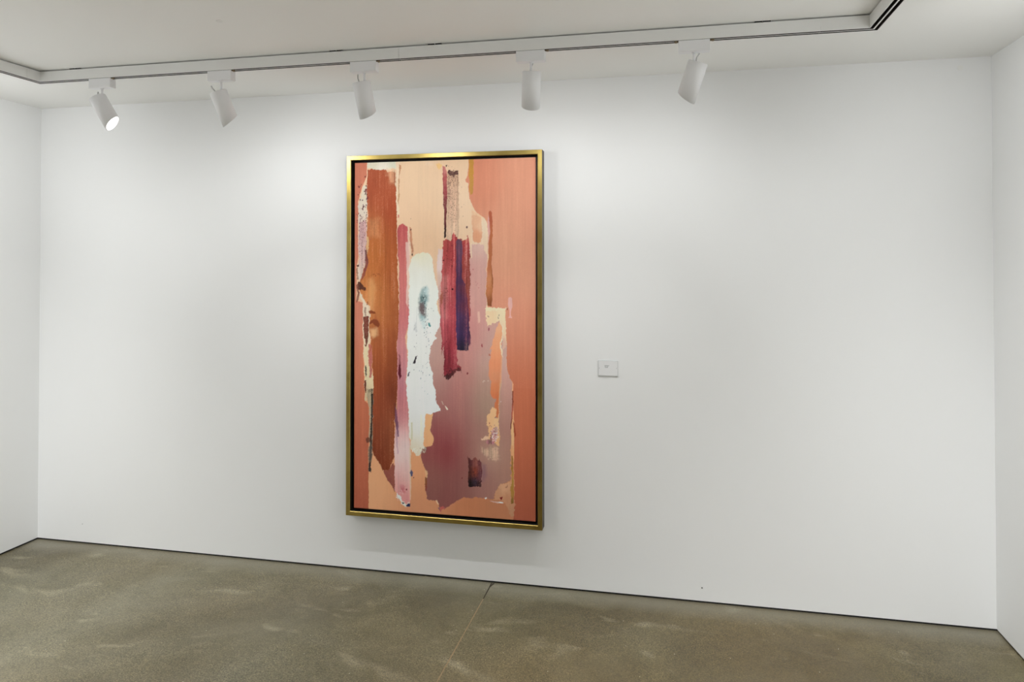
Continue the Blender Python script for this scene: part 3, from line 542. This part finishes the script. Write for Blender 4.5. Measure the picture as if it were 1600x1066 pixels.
([(337,1385),(352,1408),(396,1418),(433,1413),(453,1385),(461,1338),(471,1279),(489,1215),(492,1168),(480,1144),(489,1097),(502,1062),(499,1024),(474,982),(468,972),(479,956),(459,926),(445,891),(439,846),(439,880),(440,798),(459,763),(462,717),(475,664),(481,606),(505,563),(472,550),(441,535),(416,539),(413,474),(408,415),(405,362),(420,351),(416,328),(389,319),(386,309),(361,313),(336,344),(332,400),(323,411),(318,558),(307,676),(304,717),(316,824),(310,913),(310,882),(313,1000),(322,1089),(321,1326)],[(390,1397,0.807,0.776,0.644),(359,1356,0.791,0.791,0.73),(390,1297,0.801,0.817,0.77),(359,1178,0.817,0.85,0.801),(452,1120,0.818,0.851,0.802),(359,1001,0.853,0.87,0.853),(453,973,0.863,0.863,0.845),(372,855,0.866,0.884,0.848),(372,737,0.883,0.901,0.883),(422,621,0.886,0.905,0.905),(360,560,0.878,0.898,0.898),(472,571,0.857,0.894,0.914),(373,443,0.865,0.885,0.865),(385,355,0.913,0.872,0.739),(348,336,0.823,0.694,0.487),(386,320,0.812,0.701,0.537),(377,1410,0.761,0.701,0.434)],1,2,3,0.02),
([(410,357),(423,355),(420,337),(404,324),(392,319),(401,336)],[(410,342,0.249,0.103,0.087)],0.6,2,4,0.3),
([(381,1196),(403,1226),(421,1238),(430,1214),(429,1155),(418,1108),(415,1067),(397,1046),(381,1060),(375,1107),(378,1155)],[(396,1208,0.318,0.43,0.43),(400,1167,0.152,0.252,0.252),(421,1202,0.454,0.604,0.617),(393,1119,0.174,0.137,0.137),(403,1090,0.19,0.169,0.169),(394,1066,0.334,0.513,0.525),(421,1143,0.223,0.375,0.396)],0.95,7,4,0.1),
([(383,1143),(409,1152),(412,1096),(387,1084)],[(397,1125,0.149,0.1,0.105)],0.7,6,4,0.1),
([(387,1178),(403,1184),(406,1155),(387,1155)],[(396,1167,0.103,0.171,0.171)],0.7,5,4,0.1),
([(431,1035),(443,1035),(450,1017),(445,1010),(434,1020)],[(440,1023,0.05,0.274,0.274)],1,2,2,0.04),
([(384,1049),(421,1067),(415,996),(397,1007)],[(403,1031,0.572,0.731,0.731)],0.6,8,6,0.1),
([(356,1033),(367,1031),(369,983),(350,986)],[(359,1007,0.511,0.537,0.55)],0.5,4,4,0.3),
([(364,1119),(367,1119),(367,1025),(364,1025)],[(366,1060,0.606,0.634,0.634)],0.7,1.5,0.5,0.04),
([(344,813),(360,848),(370,852),(365,834),(355,813)],[(357,831,0.03,0.019,0.028)],1,2,2,0.04),
([(311,740),(322,765),(327,764),(320,741)],[(319,753,0.056,0.046,0.06)],1,2,1.5,0.04),
([(335,488),(343,489),(343,400),(336,388)],[(339,441,0.651,0.618,0.369)],0.7,2,1,0.04),
([(388,532),(398,532),(398,415),(387,414)],[(391,473,0.92,0.92,0.722)],0.5,3,1,0.04),
([(524,590),(536,582),(546,568),(539,562),(532,573)],[(536,573,0.92,0.857,0.715)],0.95,1.5,1.5,0.04),
([(508,613),(512,613),(522,593),(518,591)],[(515,602,0.654,0.52,0.416)],0.8,1.5,1,0.04),
([(245,95),(255,96),(274,78),(286,54),(305,46),(330,54),(335,32),(324,26),(299,31),(277,47),(258,73)],[(267,73,0.92,0.92,0.887),(299,34,0.92,0.9,0.795),(324,59,0.914,0.639,0.554)],0.95,2,4,0.1),
([(326,354),(334,354),(334,66),(328,66)],[(331,207,0.829,0.659,0.426)],0.7,2,1,0.04),
([(306,36),(319,44),(334,44),(333,29),(315,27)],[(324,36,0.019,0.029,0.1)],1,1.5,2,0.04),
([(281,49),(300,49),(293,42),(285,43)],[(289,46,0.029,0.029,0.063)],1,1.5,1,0.04),
([(328,216),(337,230),(345,217),(343,197),(333,195)],[(337,210,0.112,0.106,0.202)],1,2,2,0.04),
([(347,191),(353,192),(353,185),(347,184)],[(350,188,0.154,0.079,0.079)],1,1,1,0.04),
([(415,197),(423,198),(428,160),(426,125),(420,125),(411,171)],[(421,177,0.283,0.095,0.034),(423,131,0.277,0.057,0.045)],0.9,2,3,0.04),
([(412,226),(423,233),(430,219),(427,189),(418,195)],[(422,215,0.848,0.527,0.28)],0.8,2,4,0.04),
([(503,36),(521,47),(531,39),(512,20),(506,11),(496,18),(492,36)],[(509,31,0.666,0.14,0.113),(496,39,0.188,0.126,0.188)],0.95,2,4,0.04),
([(270,138),(299,140),(299,105),(274,109)],[(283,124,0.59,0.086,0.122)],0.6,7,4,0.1),
([(305,126),(312,126),(312,117),(305,117)],[(309,122,0.334,0.057,0.07)],1,1,1,0.04),
([(475,73),(482,76),(494,54),(488,50)],[(485,65,0.92,0.64,0.406)],0.8,2,2,0.04),
([(101,639),(113,639),(112,550),(109,490),(106,400),(104,271),(93,271),(96,394),(101,549)],[(108,609,0.014,0.012,0.012),(107,537,0.045,0.035,0.035),(102,400,0.032,0.024,0.024),(98,310,0.129,0.099,0.088)],0.95,2,2,0.3),
([(70,386),(84,399),(102,394),(102,376),(84,366),(73,372)],[(84,381,0.117,0.042,0.03)],0.8,4,3,0.04),
([(61,709),(70,709),(72,667),(68,637),(63,643)],[(66,673,0.139,0.023,0.015)],1,2,2,0.04),
([(64,793),(71,793),(72,745),(66,727),(64,763)],[(67,769,0.022,0.013,0.013)],0.95,2,3,0.04),
([(59,907),(73,907),(68,894),(61,895)],[(65,902,0.181,0.037,0.025)],1,2,2,0.04),
([(86,251),(102,258),(101,228),(96,206),(88,205)],[(95,234,0.033,0.024,0.027)],0.9,3,3,0.2),
([(98,665),(111,666),(110,642),(102,639)],[(105,654,0.042,0.03,0.028)],0.6,2,4,0.4)]
SPECKS = [
(48,1668,6,22,9,4,(0.117,0.018,0.034),1),
(66,1710,5,45,14,3.2,(0.089,0.018,0.03),2),
(66,1776,5,20,5,5,(0.188,0.03,0.032),3),
(37,1589,14,40,26,2.6,(0.156,0.03,0.048),4),
(47,1505,16,60,60,1.8,(0.305,0.102,0.117),5),
(30,1747,8,30,7,3,(0.045,0.013,0.021),6),
(71,1625,3,60,14,2.5,(0.156,0.021,0.034),7),
(41,1416,14,60,50,1.7,(0.352,0.127,0.138),8),
(22,1789,2,3,2,2.5,(0.262,0.032,0.032),9),
(415,1143,8,55,22,2.2,(0.023,0.034,0.039),10),
(406,1143,10,60,20,1.8,(0.861,0.895,0.861),11),
(449,1108,8,6,5,2.2,(0.168,0.241,0.266),12),
(415,1037,12,40,16,2,(0.208,0.338,0.389),13),
(428,973,10,40,10,1.8,(0.213,0.297,0.346),14),
(416,856,10,60,9,2,(0.054,0.073,0.121),15),
(385,767,30,40,12,1.7,(0.127,0.233,0.325),16),
(360,902,4,60,8,1.8,(0.182,0.182,0.219),17),
(397,679,30,60,6,1.8,(0.341,0.457,0.523),18),
(650,1554,0.5,0.5,2,4.5,(0.089,0.025,0.045),19),
(331,1604,0.3,0.3,1,2.6,(0.102,0.061,0.045),20),
(331,1544,1,2,3,3.5,(0.032,0.016,0.016),21),
(338,1409,0.8,1.5,2,3.5,(0.045,0.009,0.013),22),
(566,1344,1,2,3,3.4,(0.025,0.006,0.013),23),
(570,1217,1.5,2.5,4,3.4,(0.026,0.007,0.014),24),
(519,1373,1,2,2,2.4,(0.025,0.007,0.012),25),
(549,1402,12,60,16,2,(0.127,0.018,0.03),26),
(531,1191,8,40,22,2.2,(0.197,0.057,0.047),27),
(734,918,2,4,4,3,(0.354,0.052,0.071),28),
(685,1326,1,1,1,3,(0.435,0.072,0.089),29),
(772,1000,1.5,5,5,3.2,(0.343,0.061,0.1),30),
(769,1075,3,3,3,2.2,(0.244,0.112,0.112),31),
(827,1079,2,7,7,2,(0.171,0.112,0.088),32),
(713,1239,8,20,7,2.2,(0.57,0.23,0.23),33),
(653,767,4,2,5,2.6,(0.234,0.04,0.049),34),
(778,866,2,5,4,2.6,(0.515,0.121,0.073),35),
(802,435,10,18,26,2.2,(0.92,0.92,0.92),36),
(796,446,10,22,22,2.2,(0.338,0.068,0.177),37),
(776,491,3,10,5,2.4,(0.386,0.09,0.09),38),
(752,727,8,4,6,1.8,(0.876,0.787,0.704),39),
(844,632,5,10,3,1.8,(0.889,0.745,0.745),40),
(556,772,16,14,36,2.2,(0.076,0.016,0.02),41),
(598,788,8,8,18,2,(0.099,0.022,0.024),42),
(549,860,16,60,10,2,(0.105,0.012,0.025),43),
(695,200,14,22,24,2,(0.023,0.014,0.023),44),
(261,79,6,10,14,2.4,(0.92,0.92,0.92),45),
(280,109,8,6,8,2.2,(0.92,0.544,0.544),46),
(404,336,8,10,16,2.4,(0.301,0.116,0.087),47),
(361,334,16,6,18,2.6,(0.92,0.92,0.824),48),
(88,653,8,4,14,1.8,(0.059,0.042,0.036),49),
(77,1140,4,14,8,2.2,(0.238,0.058,0.029),50),
(567,1823,16,20,60,1.9,(0.188,0.089,0.068),51),
(551,1736,9,60,70,1.9,(0.195,0.098,0.072),52),
(576,1747,16,70,110,1.6,(0.262,0.138,0.102),53),
(573,1618,18,60,60,1.5,(0.402,0.223,0.162),54),
(195,1224,30,8,18,1.6,(0.231,0.056,0.022),55),
(125,1296,16,5,16,2,(0.291,0.073,0.025),56),
(69,757,2,20,6,2.6,(0.026,0.013,0.013),57),
(525,1501,0.8,6,6,2.6,(0.021,0.007,0.01),58),
(847,1263,3,3,2,2,(0.592,0.192,0.12),59)]

CX0, CX1, CZ0, CZ1, CY = 2.1465, 3.1735, .3640, 2.2850, -.048
# fine grid over the front of the canvas, pigment laid on it stroke by stroke
NX, NZ = 413, 771
cw, chh = (CX1-CX0)*1000, (CZ1-CZ0)*1000
uu, vv = np.meshgrid(np.linspace(0, cw, NX), np.linspace(0, chh, NZ))
rng = np.random.default_rng(11)
def vnoise(cx, cz, seed):
    """smooth value noise, cells of cx by cz millimetres"""
    r = np.random.default_rng(seed); gx, gz = int(cw/cx)+3, int(chh/cz)+3
    g_ = r.random((gz, gx))*2-1
    x = uu/cx; z = vv/cz; i = x.astype(int); j = z.astype(int); fx = x-i; fz = z-j
    fx = fx*fx*(3-2*fx); fz = fz*fz*(3-2*fz)
    return (g_[j, i]*(1-fx)+g_[j, i+1]*fx)*(1-fz)+(g_[j+1, i]*(1-fx)+g_[j+1, i+1]*fx)*fz
wx = vnoise(28, 40, 1)*1.0+vnoise(11, 13, 2)*.8+vnoise(5, 6, 3)*.7
wz = vnoise(28, 40, 4)*1.0+vnoise(11, 13, 5)*.8+vnoise(5, 6, 6)*.7
streak = vnoise(2.7, 210, 7)*.28+vnoise(7.3, 140, 8)*.3+vnoise(17, 300, 9)*.35+vnoise(3.1, 60, 17)*.2
blot = vnoise(60, 90, 10)*.5+vnoise(20, 26, 12)*.3+vnoise(3, 3, 13)*.25
weave = vnoise(2.6, 2.6, 14)
pig = np.zeros((NZ, NX, 3))
for P_, C_, alpha, feather, rough, stk in PAINT:
    P_ = np.array(P_, float); m_ = 25+rough*3
    j0 = max(0, int((P_[:, 1].min()-m_)/chh*(NZ-1))); j1 = min(NZ, int((P_[:, 1].max()+m_)/chh*(NZ-1))+2)
    i0 = max(0, int((P_[:, 0].min()-m_)/cw*(NX-1))); i1 = min(NX, int((P_[:, 0].max()+m_)/cw*(NX-1))+2)
    if j1 <= j0 or i1 <= i0: continue
    S_ = (slice(j0, j1), slice(i0, i1))
    X = uu[S_]+wx[S_]*rough; Z = vv[S_]+wz[S_]*rough*1.2
    d2 = np.full(X.shape, 1e9); ins = np.zeros(X.shape, bool)
    for k in range(len(P_)):
        a = P_[k-1]; b = P_[k]; e = b-a; l2 = max(e@e, 1e-6)
        t = np.clip(((X-a[0])*e[0]+(Z-a[1])*e[1])/l2, 0, 1)
        d2 = np.minimum(d2, (X-a[0]-t*e[0])**2+(Z-a[1]-t*e[1])**2)
        if abs(e[1]) > 1e-9:
            ins ^= ((a[1] > Z) != (b[1] > Z)) & (X < e[0]*(Z-a[1])/e[1]+a[0])
    sd = np.where(ins, 1, -1)*np.sqrt(d2)
    fe = max(feather*1.3, 1.2)*(2.4 if (feather >= 7 and alpha < .97) else 1)
    k_ = np.clip((sd+fe*.5)/fe, 0, 1); k_ = k_*k_*(3-2*k_)*alpha
    if feather == 0: k_ = np.ones_like(k_)
    # pigment: distance weighted between the sampled tones
    eps = max(60., (.045*np.hypot(*(P_.max(0)-P_.min(0))))**2)
    num = np.zeros(X.shape+(3,)); den = np.zeros(X.shape)
    for (cu, cv, r_, g2, b_) in C_:
        w_ = 1/(((X-cu))**2+((Z-cv)*.75)**2+eps)**1.7
        den += w_; num += w_[..., None]*np.array((r_, g2, b_))
    c_ = num/den[..., None]
    # thin brush: streaks and dry drag make the layer lighter or more open
    c_ = c_*(1+streak[S_]*stk*(1.9+8*max(0, min(stk, .25)-.08))+blot[S_]*stk*.8+weave[S_]*(.008+stk*.55))[..., None]
    k_ = k_*np.clip(1-np.maximum(0, streak[S_]*1.2+weave[S_]*.5-.25)*stk*2.2, 0, 1)
    pig[S_] = pig[S_]*(1-k_[..., None])+c_*k_[..., None]
for (cu, cv, su, sv, n_, r_, c_, seed) in SPECKS:
    rr_ = np.random.default_rng(seed)
    for q in range(n_):
        x, z = cu+rr_.normal()*su, cv+rr_.normal()*sv; rad = r_*rr_.uniform(.5, 1.25); asp = rr_.uniform(.7, 2.0)
        j0 = max(0, int((z-12)/chh*(NZ-1))); j1 = min(NZ, int((z+12)/chh*(NZ-1))+2); i0 = max(0, int((x-9)/cw*(NX-1))); i1 = min(NX, int((x+9)/cw*(NX-1))+2)
        if j1 <= j0 or i1 <= i0: continue
        S_ = (slice(j0, j1), slice(i0, i1))
        dd = np.sqrt((uu[S_]-x+wx[S_]*.8)**2+((vv[S_]-z+wz[S_]*.8)/asp)**2)
        k_ = np.clip((rad-dd)/1.6+.5, 0, 1)*.85
        pig[S_] = pig[S_]*(1-k_[..., None])+np.array(c_)*k_[..., None]
pig = np.clip(pig*1.04, .004, .93)
vx = CX0+uu/1000-po.x; vz = CZ0+vv/1000-po.z; vy = np.full_like(vx, CY-po.y)+blot*.0002
co = np.stack([vx, vy, vz], -1).reshape(-1, 3)
nf = NX*NZ
idx = np.arange(nf).reshape(NZ, NX)
q = np.stack([idx[:-1, :-1], idx[:-1, 1:], idx[1:, 1:], idx[1:, :-1]], -1).reshape(-1, 4)
# stretcher depth behind the picture: back corners joined to the border
bc = np.array([(CX0-po.x, -.0205, CZ0-po.z), (CX1-po.x, -.0205, CZ0-po.z), (CX1-po.x, -.0205, CZ1-po.z), (CX0-po.x, -.0205, CZ1-po.z)])
me = bpy.data.meshes.new('canvas')
nq = len(q); extra = [(idx[0, ::-1].tolist()+[nf, nf+1]), (idx[::-1, -1].tolist()+[nf+1, nf+2]), (idx[-1, :].tolist()+[nf+2, nf+3]), (idx[:, 0].tolist()+[nf+3, nf]), [nf, nf+3, nf+2, nf+1]]
me.vertices.add(nf+4); me.vertices.foreach_set('co', np.concatenate([co, bc]).astype(np.float32).ravel())
loops = np.concatenate([q.ravel()]+[np.array(e) for e in extra]).astype(np.int32)
me.loops.add(len(loops)); me.loops.foreach_set('vertex_index', loops)
starts = np.concatenate([np.arange(nq)*4, nq*4+np.cumsum([0]+[len(e) for e in extra[:-1]])]).astype(np.int32)
me.polygons.add(len(starts)); me.polygons.foreach_set('loop_start', starts)
me.update(calc_edges=True); me.validate()
att = me.color_attributes.new('pigment', 'FLOAT_COLOR', 'POINT')
rgba = np.ones((len(me.vertices), 4), np.float32); rgba[:nf, :3] = pig.reshape(-1, 3); rgba[nf:, :3] = (.6, .5, .4)
att.data.foreach_set('color', rgba.ravel())
me.materials.append(M_canvas)
cv_ = bpy.data.objects.new('canvas', me); COL.objects.link(cv_); cv_.parent = pt
cv_['label'] = 'abstract vertical brushwork in salmon, peach, rust, white and mauve'

# ------------------------------------------------------------------ the wall label
lb = empty('wall_label', (3.550, 0, 1.134), 'small square-edged white caption plate on the wall right of the painting', 'wall label')
lo = lb.location
M_plate = simple('caption_card', (.83, .83, .835), .35, var=.01)
M_acr = simple('acrylic_edge', (.60, .61, .61), .25, var=.02)
M_ink = simple('grey_ink', (.22, .22, .22), .6, var=.05)
one_box('backing_plate', (-.051, -.0060, 0), (.051, -.0002, .081), M_acr, lb, .0006)
one_box('card', (-.049, -.0068, .0022), (.049, -.0055, .0788), M_plate, lb)
def text_line(z, words, x0):
    bm = bmesh.new(); x = x0
    for w_ in words:
        box(bm, (x, -.0071, z), (x+w_, -.0067, z+.0021)); x += w_+.0012
    return link('caption_line', bm, M_ink, lb)
text_line(.0535, (.006, .010, .005), -.0175); text_line(.0485, (.009, .009), -.0175); text_line(.0435, (.005, .008), -.0155)
for x in (-.0455, .0445):
    bm = bmesh.new(); bmesh.ops.create_cone(bm, cap_ends=True, segments=12, radius1=.0015, radius2=.0012, depth=.0014, matrix=Matrix.Translation((x, -.0074, .041)) @ Matrix.Rotation(math.pi/2, 4, 'X'))
    link('pin', bm, M_ink, lb)

# two tiny marks on the wall
for (x, z, r, lab) in ((4.021, .077, .0035, 'tiny dark nail head low on the wall'), (.329, .12, .0022, 'tiny nail head low at the far left')):
    bm = bmesh.new()
    bmesh.ops.create_uvsphere(bm, u_segments=12, v_segments=6, radius=r)
    for v in bm.verts: v.co.y *= .5
    o = link('nail_head', bm, simple('nail_steel', (.06, .05, .045), .5, .4, var=.1), None, True)
    o.location = (x, -.0004, z); o['label'] = lab; o['category'] = 'nail'

# two faint round blanking caps, painted over
M_cap = simple('cap_paint', (.86, .86, .84), .7, var=.02)
for (loc, axis, r, lab) in (((2.087, -1.21, H-.001), 'Z', .013, 'faint round blanking cap flush in the ceiling above the second spotlight'),
                            ((5.22, -.001, 2.652), 'Y', .013, 'faint round blanking cap high on the wall near the right corner')):
    bm = bmesh.new()
    m_ = Matrix.Identity(4) if axis == 'Z' else Matrix.Rotation(math.pi/2, 4, 'X')
    bmesh.ops.create_cone(bm, cap_ends=True, segments=24, radius1=r, radius2=r, depth=.002, matrix=m_)
    o = link('blanking_cap', bm, M_cap); o.location = loc; o['label'] = lab; o['category'] = 'cap'
